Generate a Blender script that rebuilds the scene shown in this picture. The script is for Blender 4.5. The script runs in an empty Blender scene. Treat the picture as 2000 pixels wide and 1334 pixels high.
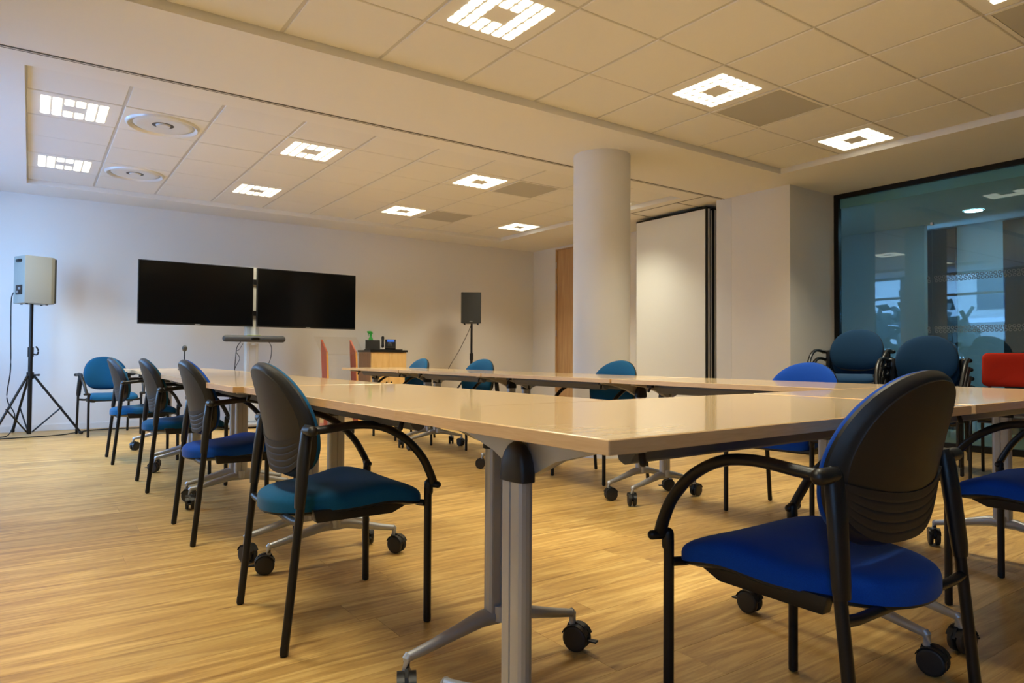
import bpy, bmesh, math, random
from mathutils import Vector, Matrix
random.seed(7)
C = bpy.context.scene.collection
S = bpy.context.scene
PI = math.pi

# ------------------------------------------------------------------ camera
H = 0.86
YAW, PITCH, ROLL, FPX = 0.6120, 0.0224, 0.0056, 1340.2
_cy, _sy = math.cos(YAW), math.sin(YAW)
_f = Vector((_sy*math.cos(PITCH), _cy*math.cos(PITCH), math.sin(PITCH)))
_r = Vector((_cy, -_sy, 0)); _u = _r.cross(_f)
_r2 = _r*math.cos(ROLL)+_u*math.sin(ROLL); _u2 = -_r*math.sin(ROLL)+_u*math.cos(ROLL)
cam_d = bpy.data.cameras.new('camera'); cam = bpy.data.objects.new('camera', cam_d); C.objects.link(cam)
m = Matrix.Identity(4)
for i in range(3):
    m[i][0] = _r2[i]; m[i][1] = _u2[i]; m[i][2] = -_f[i]
m[0][3], m[1][3], m[2][3] = 0, 0, H
cam.matrix_world = m
cam_d.sensor_width = 36; cam_d.lens = FPX*36/2000; cam_d.clip_start = 0.02; cam_d.clip_end = 200
cam_d.dof.use_dof = True; cam_d.dof.focus_distance = 2.3; cam_d.dof.aperture_fstop = 8.0
S.camera = cam

# ------------------------------------------------------------------ world, daylight, exposure
LAMP = 2.2           # glow of the lamp lenses
LAMP_W = 14.8        # directed light of one lamp (W)
LAMP_SPREAD = 108
LAMP_COL = (1.0, 0.925, 0.70)
SKY = 17.5
w = bpy.data.worlds.new('sky'); S.world = w; w.use_nodes = True
wn = w.node_tree; wn.nodes.clear()
bg = wn.nodes.new('ShaderNodeBackground'); wo = wn.nodes.new('ShaderNodeOutputWorld')
tc = wn.nodes.new('ShaderNodeTexCoord'); sx = wn.nodes.new('ShaderNodeSeparateXYZ'); rp = wn.nodes.new('ShaderNodeValToRGB')
wn.links.new(tc.outputs['Generated'], sx.inputs[0]); wn.links.new(sx.outputs['Z'], rp.inputs[0])
rp.color_ramp.elements[0].position = 0.0; rp.color_ramp.elements[0].color = (0.34, 0.62, 1.0, 1)
rp.color_ramp.elements[1].position = 0.9; rp.color_ramp.elements[1].color = (0.18, 0.42, 1.0, 1)
wn.links.new(rp.outputs[0], bg.inputs[0]); bg.inputs[1].default_value = SKY
wn.links.new(bg.outputs[0], wo.inputs[0])
S.view_settings.view_transform = 'Standard'; S.view_settings.look = 'None'
S.view_settings.gamma = 1; S.view_settings.use_curve_mapping = False
S.view_settings.exposure = 0.08

# room numbers
XW, XG, YB, YN = -1.10, 7.20, 9.35, -4.80       # window wall, glass wall, far wall, near wall
ZS, ZT = 2.65, 2.70                             # plaster soffit, tiles
WINS = [(7.36, 8.56), (5.39, 6.59), (-1.00, -0.55)]
SILL = 0.80
for k, (a, b) in enumerate(WINS):               # light portals in the window openings
    L = bpy.data.lights.new('window_portal', 'AREA'); L.shape = 'RECTANGLE'; L.size = ZS-SILL; L.size_y = b-a
    L.cycles.is_portal = True
    o = bpy.data.objects.new('window_portal', L); C.objects.link(o)
    o.matrix_world = Matrix(((0, 0, -1, XW-0.12), (0, 1, 0, (a+b)/2), (1, 0, 0, (SILL+ZS)/2), (0, 0, 0, 1)))
DOWN = []

# ------------------------------------------------------------------ materials
def nodes(name):
    mt = bpy.data.materials.new(name); mt.use_nodes = True
    nt = mt.node_tree; return mt, nt, nt.nodes['Principled BSDF']
def srgb(r, g, b):
    f = lambda c: (c/255/12.92) if c/255 <= 0.04045 else ((c/255+0.055)/1.055)**2.4
    return (f(r), f(g), f(b), 1)
def mat(name, col, rough=0.5, metal=0.0, coat=0.0, bump=0.0, bscale=200, var=0.0, sheen=0.0, spec=0.5):
    mt, nt, p = nodes(name)
    p.inputs['Base Color'].default_value = col; p.inputs['Roughness'].default_value = rough
    p.inputs['Metallic'].default_value = metal; p.inputs['Coat Weight'].default_value = coat
    p.inputs['Specular IOR Level'].default_value = spec
    if sheen: p.inputs['Sheen Weight'].default_value = sheen; p.inputs['Sheen Roughness'].default_value = 0.4
    t = nt.nodes.new('ShaderNodeTexCoord'); n = nt.nodes.new('ShaderNodeTexNoise')
    n.inputs['Scale'].default_value = bscale; n.inputs['Detail'].default_value = 3
    nt.links.new(t.outputs['Object'], n.inputs['Vector'])
    if bump:
        b = nt.nodes.new('ShaderNodeBump'); b.inputs['Strength'].default_value = bump; b.inputs['Distance'].default_value = 0.001
        nt.links.new(n.outputs['Fac'], b.inputs['Height']); nt.links.new(b.outputs[0], p.inputs['Normal'])
    if var:
        r = nt.nodes.new('ShaderNodeValToRGB')
        r.color_ramp.elements[0].position = 0.3; r.color_ramp.elements[1].position = 0.7
        r.color_ramp.elements[0].color = tuple(c*(1-var) for c in col[:3])+(1,)
        r.color_ramp.elements[1].color = tuple(min(1, c*(1+var)) for c in col[:3])+(1,)
        nt.links.new(n.outputs['Fac'], r.inputs[0]); nt.links.new(r.outputs[0], p.inputs['Base Color'])
    return mt
def wood(name, c1, c2, scale=(1.2, 22, 22), rough=0.35, coat=0.0, coords='Object'):
    mt, nt, p = nodes(name)
    t = nt.nodes.new('ShaderNodeTexCoord'); mp = nt.nodes.new('ShaderNodeMapping'); mp.inputs['Scale'].default_value = scale
    n = nt.nodes.new('ShaderNodeTexNoise'); n.inputs['Scale'].default_value = 3; n.inputs['Detail'].default_value = 6; n.inputs['Distortion'].default_value = 0.4
    r = nt.nodes.new('ShaderNodeValToRGB'); r.color_ramp.elements[0].position = 0.3; r.color_ramp.elements[1].position = 0.72
    r.color_ramp.elements[0].color = c1; r.color_ramp.elements[1].color = c2
    nt.links.new(t.outputs[coords], mp.inputs[0]); nt.links.new(mp.outputs[0], n.inputs['Vector'])
    nt.links.new(n.outputs['Fac'], r.inputs[0]); nt.links.new(r.outputs[0], p.inputs['Base Color'])
    p.inputs['Roughness'].default_value = rough; p.inputs['Coat Weight'].default_value = coat; p.inputs['Coat Roughness'].default_value = 0.06
    return mt
def glass(name, tint, f0=0.04, rough=0.0):
    """thin clear sheet: see-through body, mirror share rising towards grazing (Schlick)"""
    mt = bpy.data.materials.new(name); mt.use_nodes = True; nt = mt.node_tree; nt.nodes.clear()
    o = nt.nodes.new('ShaderNodeOutputMaterial'); mx = nt.nodes.new('ShaderNodeMixShader')
    tr = nt.nodes.new('ShaderNodeBsdfTransparent'); tr.inputs[0].default_value = tint
    gl = nt.nodes.new('ShaderNodeBsdfGlossy'); gl.inputs['Roughness'].default_value = rough
    g = nt.nodes.new('ShaderNodeNewGeometry'); d = nt.nodes.new('ShaderNodeVectorMath'); d.operation = 'DOT_PRODUCT'
    nt.links.new(g.outputs['Incoming'], d.inputs[0]); nt.links.new(g.outputs['Normal'], d.inputs[1])
    def mth(op, a, b=None):
        n = nt.nodes.new('ShaderNodeMath'); n.operation = op
        for k, v in enumerate((a, b)):
            if v is None: continue
            if isinstance(v, (int, float)): n.inputs[k].default_value = v
            else: nt.links.new(v, n.inputs[k])
        return n.outputs[0]
    c = mth('ABSOLUTE', d.outputs['Value']); c = mth('POWER', mth('SUBTRACT', 1.0, c), 5.0)
    c = mth('ADD', mth('MULTIPLY', c, 1.0-f0), f0)
    nt.links.new(c, mx.inputs[0]); nt.links.new(tr.outputs[0], mx.inputs[1]); nt.links.new(gl.outputs[0], mx.inputs[2])
    nt.links.new(mx.outputs[0], o.inputs[0]); return mt
def emit(name, col, st):
    mt, nt, p = nodes(name)
    p.inputs['Base Color'].default_value = (0.8, 0.8, 0.8, 1)
    p.inputs['Emission Color'].default_value = tuple(col)+(1,); p.inputs['Emission Strength'].default_value = st
    return mt
M = {}
M['paint'] = mat('wall_paint', (0.80, 0.79, 0.77, 1), 0.75, bump=0.15, bscale=150)
M['ceil'] = mat('ceiling_paint', (0.84, 0.83, 0.80, 1), 0.8)
M['tile'] = mat('mineral_tile', (0.82, 0.81, 0.78, 1), 0.9, bump=0.25, bscale=500)
M['grid'] = mat('ceiling_bar', (0.60, 0.59, 0.57, 1), 0.6)
M['grille'] = mat('perforated_grille', (0.50, 0.49, 0.46, 1), 0.8)
M['diff'] = mat('diffuser_metal', (0.78, 0.80, 0.83, 1), 0.35, metal=0.3)
M['dark'] = mat('dark_void', (0.02, 0.02, 0.02, 1), 0.7)
M['track'] = mat('track_metal', (0.12, 0.11, 0.10, 1), 0.5, metal=0.5)
M['lamp'] = emit('lamp_cell', LAMP_COL, LAMP)
M['down'] = emit('downlight_disc', (0.75, 0.93, 1.0), 65)
M['white'] = mat('white_plastic', (0.75, 0.76, 0.76, 1), 0.4)
M['black'] = mat('black_metal', (0.006, 0.006, 0.007, 1), 0.36, spec=0.35)
M['plast'] = mat('black_plastic', (0.008, 0.008, 0.0085, 1), 0.36, spec=0.4, bump=0.3, bscale=900)
M['shell'] = mat('shell_plastic', (0.011, 0.011, 0.0115, 1), 0.40, spec=0.4, bump=0.35, bscale=900)
M['ribs'] = mat('ribbed_plastic', (0.014, 0.014, 0.0155, 1), 0.55, spec=0.4, bump=0.3, bscale=900)
M['petrol'] = mat('petrol_fabric', (0.006, 0.088, 0.205, 1), 0.92, bump=0.6, bscale=700, var=0.18, sheen=0.12, spec=0.2)
M['royal'] = mat('royal_fabric', (0.003, 0.055, 0.34, 1), 0.92, bump=0.6, bscale=700, var=0.18, sheen=0.10, spec=0.2)
M['navy'] = mat('navy_fabric', (0.006, 0.034, 0.085, 1), 0.92, bump=0.6, bscale=700, var=0.15, sheen=0.10, spec=0.2)
M['red'] = mat('red_fabric', (0.42, 0.020, 0.006, 1), 0.9, bump=0.5, bscale=700, sheen=0.10, spec=0.2)
M['alu'] = mat('aluminium', (0.42, 0.44, 0.47, 1), 0.42, metal=0.55)
M['beam'] = mat('steel_beam', (0.085, 0.10, 0.135, 1), 0.45, metal=0.3)
M['tyre'] = mat('castor_rubber', (0.014, 0.014, 0.015, 1), 0.5)
M['beech'] = wood('beech_laminate', srgb(221, 186, 132), srgb(234, 206, 158), (1.0, 26, 26), 0.22, 0.6)
M['edge'] = wood('beech_edge', srgb(204, 164, 112), srgb(216, 180, 128), (6.0, 6, 90), 0.4)
M['cab'] = wood('maple_cabinet', srgb(226, 184, 116), srgb(238, 202, 138), (8, 8, 1.2), 0.4)
M['doorw'] = wood('oak_door', srgb(182, 140, 94), srgb(206, 168, 120), (9, 9, 0.6), 0.28, 0.3)
M['darkwood'] = wood('dark_door', srgb(60, 50, 48), srgb(80, 68, 62), (9, 9, 0.6), 0.4)
M['cherry'] = wood('cherry_panel', srgb(150, 56, 18), srgb(170, 72, 28), (6, 6, 1.2), 0.35, 0.2)
M['cherry_e'] = wood('plywood_edge', srgb(226, 160, 70), srgb(236, 176, 90), (6, 6, 1.2), 0.4)
M['screen'] = mat('screen_glass', (0.002, 0.002, 0.002, 1), 0.15, spec=0.25)
M['grey'] = mat('grey_plastic', (0.05, 0.052, 0.055, 1), 0.6)
M['spk'] = mat('speaker_grey', (0.33, 0.35, 0.32, 1), 0.5)
M['spkgr'] = mat('speaker_grille', (0.030, 0.032, 0.030, 1), 0.75, bump=0.8, bscale=600)
M['green'] = mat('green_plastic', (0.03, 0.42, 0.05, 1), 0.35)
M['chrome'] = mat('satin_steel', (0.55, 0.55, 0.55, 1), 0.3, metal=0.9)
M['lcd'] = emit('phone_screen', (0.05, 0.22, 0.9), 0.6)
M['lcd'].node_tree.nodes['Principled BSDF'].inputs['Base Color'].default_value = (0.01, 0.03, 0.1, 1)
M['lcd'].node_tree.nodes['Principled BSDF'].inputs['Roughness'].default_value = 0.8
M['glass'] = glass('window_glass', (0.95, 0.97, 0.98, 1), 0.03)
M['teal'] = glass('partition_glass', (0.62, 0.85, 0.93, 1), 0.07)
M['acryl'] = glass('acrylic_sheet', (0.97, 0.96, 0.94, 1), 0.03)
M['vinyl'] = mat('frosted_vinyl', (0.20, 0.25, 0.27, 1), 0.7)
M['panel'] = mat('partition_laminate', (0.80, 0.81, 0.78, 1), 0.30)
M['brick'] = mat('pale_render', (0.55, 0.54, 0.50, 1), 0.9)
M['leaf'] = mat('tree_leaves', (0.07, 0.08, 0.06, 1), 0.8, var=0.5, bscale=3)
M['asph'] = mat('pale_bounce_asphalt', (0.40, 0.40, 0.40, 1), 0.9)  # asphalt made paler so the unseen street reflects sky light up indoors
M['bark'] = mat('tree_bark', (0.10, 0.07, 0.05, 1), 0.9)
M['wglass'] = mat('dark_glass', (0.03, 0.05, 0.08, 1), 0.1)

def floor_mat():
    mt, nt, p = nodes('oak_plank')
    g = nt.nodes.new('ShaderNodeNewGeometry'); at = nt.nodes.new('ShaderNodeAttribute'); at.attribute_name = 'pid'
    cb = nt.nodes.new('ShaderNodeCombineXYZ'); ad = nt.nodes.new('ShaderNodeVectorMath'); ad.operation = 'ADD'
    ml = nt.nodes.new('ShaderNodeMath'); ml.operation = 'MULTIPLY'; ml.inputs[1].default_value = 37.0
    nt.links.new(at.outputs['Fac'], ml.inputs[0]); nt.links.new(ml.outputs[0], cb.inputs[0]); nt.links.new(ml.outputs[0], cb.inputs[2])
    nt.links.new(g.outputs['Position'], ad.inputs[0]); nt.links.new(cb.outputs[0], ad.inputs[1])
    mp = nt.nodes.new('ShaderNodeMapping'); mp.inputs['Scale'].default_value = (1.1, 12, 1); nt.links.new(ad.outputs[0], mp.inputs[0])
    n = nt.nodes.new('ShaderNodeTexNoise'); n.inputs['Scale'].default_value = 1.6; n.inputs['Detail'].default_value = 7; n.inputs['Roughness'].default_value = 0.62; n.inputs['Distortion'].default_value = 1.5
    nt.links.new(mp.outputs[0], n.inputs['Vector'])
    r = nt.nodes.new('ShaderNodeValToRGB'); e = r.color_ramp.elements
    e[0].position = 0.28; e[0].color = srgb(142, 104, 50); e[1].position = 0.72; e[1].color = srgb(218, 186, 116)
    k = e.new(0.5); k.color = srgb(188, 150, 84)
    nt.links.new(n.outputs['Fac'], r.inputs[0])
    # a few knots
    mp2 = nt.nodes.new('ShaderNodeMapping'); mp2.inputs['Scale'].default_value = (2.2, 7, 1); nt.links.new(ad.outputs[0], mp2.inputs[0])
    v = nt.nodes.new('ShaderNodeTexVoronoi'); v.inputs['Scale'].default_value = 0.9; nt.links.new(mp2.outputs[0], v.inputs['Vector'])
    kr = nt.nodes.new('ShaderNodeValToRGB'); kr.color_ramp.elements[0].position = 0.02; kr.color_ramp.elements[0].color = (0.45, 0.36, 0.28, 1)
    kr.color_ramp.elements[1].position = 0.09; kr.color_ramp.elements[1].color = (1, 1, 1, 1); nt.links.new(v.outputs['Distance'], kr.inputs[0])
    tone = nt.nodes.new('ShaderNodeMapRange'); tone.inputs['To Min'].default_value = 0.86; tone.inputs['To Max'].default_value = 1.08
    nt.links.new(at.outputs['Fac'], tone.inputs['Value'])
    m1 = nt.nodes.new('ShaderNodeVectorMath'); m1.operation = 'MULTIPLY'; nt.links.new(r.outputs[0], m1.inputs[0]); nt.links.new(kr.outputs[0], m1.inputs[1])
    m2 = nt.nodes.new('ShaderNodeVectorMath'); m2.operation = 'SCALE'; nt.links.new(m1.outputs[0], m2.inputs[0]); nt.links.new(tone.outputs[0], m2.inputs['Scale'])
    nt.links.new(m2.outputs[0], p.inputs['Base Color'])
    b = nt.nodes.new('ShaderNodeBump'); b.inputs['Strength'].default_value = 0.25; b.inputs['Distance'].default_value = 0.002
    nt.links.new(n.outputs['Fac'], b.inputs['Height']); nt.links.new(b.outputs[0], p.inputs['Normal'])
    p.inputs['Roughness'].default_value = 0.40; p.inputs['Specular IOR Level'].default_value = 0.5
    return mt
M['oak'] = floor_mat()

# ------------------------------------------------------------------ helpers
def link(name, me, parent=None, mt=None, loc=None):
    o = bpy.data.objects.new(name, me); C.objects.link(o)
    if mt is not None and me is not None and not me.materials: me.materials.append(mt)
    if parent is not None: o.parent = parent
    if loc: o.location = loc
    return o
def tomesh(bm, name, smooth=False, angle=None):
    bmesh.ops.recalc_face_normals(bm, faces=bm.faces[:])
    me = bpy.data.meshes.new(name); bm.to_mesh(me); bm.free()
    if smooth:
        for p in me.polygons: p.use_smooth = True
        if angle is not None:
            me.set_sharp_from_angle(angle=math.radians(angle))
    return me
def obj(name, bm, mt, parent=None, smooth=False, angle=40):
    return link(name, tomesh(bm, name, smooth, angle), parent, mt)
def tag(o, label=None, cat=None, group=None, kind=None):
    if label: o['label'] = label
    if cat: o['category'] = cat
    if group: o['group'] = group
    if kind: o['kind'] = kind
    return o
def empty(name, loc, rz=0, label=None, cat=None, group=None):
    o = bpy.data.objects.new(name, None); C.objects.link(o); o.location = loc; o.rotation_euler = (0, 0, rz); o.empty_display_size = 0.1
    return tag(o, label, cat, group)
def box(bm, x0, x1, y0, y1, z0, z1, bev=0.0, seg=2, mtx=None):
    b2 = bmesh.new()
    vs = [b2.verts.new((x, y, z)) for x in (x0, x1) for y in (y0, y1) for z in (z0, z1)]
    for f in ((0, 1, 3, 2), (4, 6, 7, 5), (0, 4, 5, 1), (2, 3, 7, 6), (0, 2, 6, 4), (1, 5, 7, 3)): b2.faces.new([vs[i] for i in f])
    if bev: bmesh.ops.bevel(b2, geom=b2.edges[:], offset=bev, segments=seg, profile=0.5, affect='EDGES')
    merge(bm, b2, mtx)
def merge(bm, b2, mtx=None):
    if mtx is not None: bmesh.ops.transform(b2, matrix=mtx, verts=b2.verts[:])
    mp = {v: bm.verts.new(v.co) for v in b2.verts}
    for f in b2.faces:
        try: bm.faces.new([mp[v] for v in f.verts])
        except ValueError: pass
    b2.free()
def tube(bm, pts, r, n=10, cap=True, rx=None, up=Vector((0, 0, 1)), taper=None):
    """tube along pts; r radius in plane of up, rx radius across"""
    pts = [Vector(p) for p in pts]; rings = []
    for i, p in enumerate(pts):
        if i == 0: d = pts[1]-p
        elif i == len(pts)-1: d = p-pts[i-1]
        else: d = (pts[i+1]-p).normalized()+(p-pts[i-1]).normalized()
        d.normalize(); s = d.cross(up)
        if s.length < 1e-4: s = d.cross(Vector((1, 0, 0)))
        s.normalize(); t = s.cross(d)
        k = taper[i] if taper else 1
        rings.append([bm.verts.new(p+s*(rx or r)*k*math.cos(a)+t*r*k*math.sin(a)) for a in [2*PI*j/n for j in range(n)]])
    for a, b in zip(rings, rings[1:]):
        for j in range(n): bm.faces.new((a[j], a[(j+1) % n], b[(j+1) % n], b[j]))
    if cap: bm.faces.new(rings[0][::-1]); bm.faces.new(rings[-1])
def capsule(bm, a, b, r, n=12):
    a, b = Vector(a), Vector(b); d = (b-a).normalized()
    ks = [0.0, 0.35, 0.7, 0.92]
    P = [a-d*r*math.cos(math.asin(k)) if k else a-d*r for k in ks]+[a, b]+[b+d*r*math.cos(math.asin(k)) if k else b+d*r for k in ks[::-1]]
    T = [0.05]+ks[1:]+[1, 1]+ks[:0:-1]+[0.05]
    tube(bm, P, r, n, True, taper=T)
def lathe(bm, prof, n=24, mtx=None, cap=True):
    b2 = bmesh.new(); rings = []
    for r, z in prof: rings.append([b2.verts.new((r*math.cos(2*PI*j/n), r*math.sin(2*PI*j/n), z)) for j in range(n)])
    for a, b in zip(rings, rings[1:]):
        for j in range(n): b2.faces.new((a[j], a[(j+1) % n], b[(j+1) % n], b[j]))
    if cap:
        if prof[0][0] > 1e-6: b2.faces.new(rings[0][::-1])
        if prof[-1][0] > 1e-6: b2.faces.new(rings[-1])
    bmesh.ops.remove_doubles(b2, verts=b2.verts[:], dist=1e-6)
    merge(bm, b2, mtx)
def prism(bm, poly, axis, a, b, bev=0.0):
    """poly 2D in the other two axes, extruded a..b along axis"""
    b2 = bmesh.new()
    def mk(p, t):
        return {'x': (t, p[0], p[1]), 'y': (p[0], t, p[1]), 'z': (p[0], p[1], t)}[axis]
    A = [b2.verts.new(mk(p, a)) for p in poly]; B = [b2.verts.new(mk(p, b)) for p in poly]
    n = len(poly); b2.faces.new(A[::-1]); b2.faces.new(B)
    for i in range(n): b2.faces.new((A[i], A[(i+1) % n], B[(i+1) % n], B[i]))
    if bev: bmesh.ops.bevel(b2, geom=b2.edges[:], offset=bev, segments=2, profile=0.5, affect='EDGES')
    merge(bm, b2)
def catmull(pts, sub=6, closed=False):
    out = []; n = len(pts)
    rng = range(n) if closed else range(n-1)
    for i in rng:
        g = lambda k: Vector(pts[k % n] if closed else pts[max(0, min(n-1, k))])
        p0, p1, p2, p3 = g(i-1), g(i), g(i+1), g(i+2)
        for s in range(sub):
            t = s/sub
            out.append(0.5*((2*p1)+(p2-p0)*t+(2*p0-5*p1+4*p2-p3)*t*t+(3*p1-p0-3*p2+p3)*t**3))
    if not closed: out.append(Vector(pts[-1]))
    return out
def struct(name, bm, mt, parent=None, smooth=False):
    o = obj(name, bm, mt, parent, smooth)
    if parent is None: o['kind'] = 'structure'
    return o
def bx(*a, **k):
    bm = bmesh.new(); box(bm, *a, **k); return bm
def copy_tree(o, parent=None):
    c = o.copy(); C.objects.link(c)
    if parent is not None: c.parent = parent
    for ch in list(o.children): copy_tree(ch, c)
    return c

# ------------------------------------------------------------------ room shell
# floor: slab plus planks running along X
floor = struct('floor', bx(XW-0.2, XG+0.06, YN-0.1, YB+0.1, -0.12, -0.004), M['dark'])
PW, PL = 0.182, 1.22
planks = []
row = 0; y = YN
rr = random.Random(3)
while y < YB-1e-3:
    y1 = min(y+PW, YB); x = XW - rr.random()*PL
    while x < XG:
        xa, xb = max(x, XW), min(x+PL, XG)
        if xb-xa > 0.01: planks.append((xa, xb, y, y1, rr.random()))
        x += PL
    y = y1; row += 1
def plank_verts(p, g=0.0003, bev=0.0006):
    xa, xb, ya, yb, _ = p
    lo = [(xa+g, ya+g), (xb-g, ya+g), (xb-g, yb-g), (xa+g, yb-g)]
    hi = [(xa+g+bev, ya+g+bev), (xb-g-bev, ya+g+bev), (xb-g-bev, yb-g-bev), (xa+g+bev, yb-g-bev)]
    V = [(a, b, -0.006) for a, b in lo]+[(a, b, -bev*0.5) for a, b in lo]+[(a, b, 0.0) for a, b in hi]
    F = []
    for k in (0, 4):
        for i in range(4): F.append((k+i, k+(i+1) % 4, k+4+(i+1) % 4, k+4+i))
    F.append((8, 9, 10, 11)); return V, F
def plank_mesh(ps, name):
    V, F, A = [], [], []
    for p in ps:
        v, f = plank_verts(p); k = len(V); V += v; F += [tuple(i+k for i in q) for q in f]; A += [p[4]]*len(f)
    me = bpy.data.meshes.new(name); me.from_pydata(V, [], F)
    at = me.attributes.new('pid', 'FLOAT', 'FACE'); at.data.foreach_set('value', A); return me
def vis_key(p):
    cx, cyy = (p[0]+p[1])/2, (p[2]+p[3])/2
    d = cx*_sy+cyy*_cy; l = cx*_cy-cyy*_sy
    if d < 0.9 or abs(l) > 0.80*d+0.7: return 1e3+abs(d)
    return d
planks.sort(key=vis_key)
for p in planks[:300]: link('floor_plank', plank_mesh([p], 'floor_plank'), floor, M['oak'])
o = link('floor_plank', plank_mesh(planks[300:], 'floor_plank_rest'), floor, M['oak']); o['kind'] = 'stuff'

# walls
struct('wall_back', bx(XW-0.2, 7.2, YB, YB+0.12, 0, 2.9), M['paint'])
struct('wall_front', bx(XW-0.2, XG+2.6, YN-0.12, YN, 0, 2.9), M['paint'])
bm = bmesh.new()                                          # window wall with openings
ys = [YN-0.12]; 
for a, b in sorted(WINS): ys += [a, b]
ys += [YB+0.12]
for i in range(0, len(ys), 2): box(bm, XW-0.2, XW, ys[i], ys[i+1], 0, 2.9)
for a, b in WINS: box(bm, XW-0.2, XW, a, b, 0, SILL); box(bm, XW-0.2, XW, a, b, ZS, 2.9)
struct('wall_left', bm, M['paint'])
for k, (a, b) in enumerate(sorted(WINS)):
    bm = bmesh.new(); x0, x1 = XW-0.14, XW-0.08; t = 0.05
    box(bm, x0, x1, a, a+t, SILL, ZS); box(bm, x0, x1, b-t, b, SILL, ZS)
    box(bm, x0, x1, a+t, b-t, SILL, SILL+t); box(bm, x0, x1, a+t, b-t, ZS-t, ZS); box(bm, x0, x1, a+t, b-t, 2.17, 2.22)
    f = struct('window_%d' % (k+1), bm, M['white'])
    for z0, z1 in ((SILL+t, 2.17), (2.22, ZS-t)): obj('pane', bx(XW-0.113, XW-0.107, a+t, b-t, z0, z1), M['glass'], f)
    obj('window_sill', bx(XW-0.08, XW+0.03, a-0.02, b+0.02, SILL-0.02, SILL, bev=0.003), M['white'], f)
# far right wall (with the oak door), the recess and the pier
DY0, DY1 = 7.80, 8.736
bm = bmesh.new()
box(bm, 7.0, 7.12, DY1, YB, 0, 2.9); box(bm, 7.0, 7.12, 4.95, DY0, 0, 2.9); box(bm, 7.0, 7.12, DY0, DY1, 2.61, 2.9)
struct('wall_right', bm, M['paint'])
bm = bmesh.new()
box(bm, 6.36, 7.2, 4.107, 4.825, 0, 2.75); struct('wall_pier', bm, M['paint'])
struct('trim_1', bx(6.362, 7.0, 4.829, 5.03, 0, 2.75), M['white'])
d = struct('door_1', bx(7.01, 7.055, DY0+0.03, DY1-0.03, 0.01, 2.595, bev=0.002), M['doorw'])
bm = bmesh.new(); box(bm, 6.99, 7.07, DY0, DY0+0.03, 0, 2.61); box(bm, 6.99, 7.07, DY1-0.03, DY1, 0, 2.61); box(bm, 6.99, 7.07, DY0+.03, DY1-.03, 2.595, 2.61)
obj('door_frame', bm, M['doorw'], d)
bm = bmesh.new(); box(bm, 6.995, 7.01, 7.86, 7.90, 0.92, 1.10, bev=0.003); tube(bm, [(7.0, 7.88, 1.03), (6.95, 7.88, 1.03), (6.945, 7.90, 1.03), (6.945, 8.01, 1.03)], 0.009)
obj('door_handle', bm, M['chrome'], d, True)
for z in (0.25, 1.25, 2.0, 2.35):
    bm = bmesh.new(); tube(bm, [(6.985, DY1-0.028, z-0.05), (6.985, DY1-0.028, z+0.05)], 0.009); obj('hinge', bm, M['chrome'], d, True)
# round column
bm = bmesh.new(); lathe(bm, [(0.252, 0), (0.252, 2.66)], 64, Matrix.Translation((4.15, 4.53, 0))); struct('wall_column', bm, M['paint'], smooth=True)
# baseboards
struct('baseboard_back', bx(XW, 7.0, YB-0.012, YB, 0, 0.07, bev=0.002), M['white'])
struct('baseboard_right', bx(6.988, 7.0, 5.03, DY0, 0, 0.07, bev=0.002), M['white'])
struct('baseboard_left', bx(XW, XW+0.012, YN, YB-0.012, 0, 0.07, bev=0.002), M['white'])

# ceiling: plaster soffit with two recessed tile fields
TR = [(-0.06, 5.94, 5.18, 8.78), (-0.06, 5.94, 0.333, 3.933)]
bm = bmesh.new(); ZU = 2.80
box(bm, XW-0.2, -0.06, YN-0.12, YB+0.12, ZS, ZU)
box(bm, 5.94, XG+0.02, YN-0.12, YB+0.12, ZS, ZU)
for ya, yb in ((YN-0.12, 0.333), (3.933, 5.18), (8.78, YB+0.12)): box(bm, -0.06, 5.94, ya, yb, ZS, ZU)
ceiling = struct('ceiling', bm, M['ceil'])
LIGHT_I, LIGHT_J = (0, 3, 6, 9), (1, 4)
special = {}
for t in (0, 1):
    x0, x1, y0, y1 = TR[t]
    for i in range(10):
        for j in range(6):
            jj = j if t == 0 else 5-j       # j counted from the soffit strip between the fields
            if jj in LIGHT_J and i in LIGHT_I and (t, i, j) != (1, 9, 1): special[(t, i, j)] = 'light'
            if jj in LIGHT_J and i == 1: special[(t, i, j)] = 'diffuser'
            if jj in LIGHT_J and i == 7: special[(t, i, j)] = 'grille'
def tile_bm(gx, gy, drop, dz=0.0):
    bm = bmesh.new(); a, b = 0.3-gx, 0.3-gy; r = 0.004
    V = [(-a, -b, 0.012), (a, -b, 0.012), (a, b, 0.012), (-a, b, 0.012), (-a, -b, r), (a, -b, r), (a, b, r), (-a, b, r),
         (-a+r, -b+r, 0), (a-r, -b+r, 0), (a-r, b-r, 0), (-a+r, b-r, 0)]
    vs = [bm.verts.new(v) for v in V]
    for k in (0, 4):
        for i in range(4): bm.faces.new((vs[k+i], vs[k+(i+1) % 4], vs[k+4+(i+1) % 4], vs[k+4+i]))
    bm.faces.new(vs[8:12]); bm.faces.new(vs[0:4][::-1]); return bm
tile_me = tomesh(tile_bm(0.011, 0.005, 0), 'ceiling_tile'); tile_me.materials.append(M['tile'])
for t in (0, 1):
    x0, x1, y0, y1 = TR[t]
    for i in range(10):
        for j in range(6):
            if (t, i, j) in special: continue
            o = link('ceiling_tile', tile_me, ceiling, None, (x0+0.3+0.6*i, y0+0.3+0.6*j, ZT+random.uniform(-0.0008, 0.0008)))
    bm = bmesh.new(); box(bm, x0, x1, y0, y1, ZT+0.006, ZT+0.02); obj('ceiling_grid', bm, M['grid'], ceiling)
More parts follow.
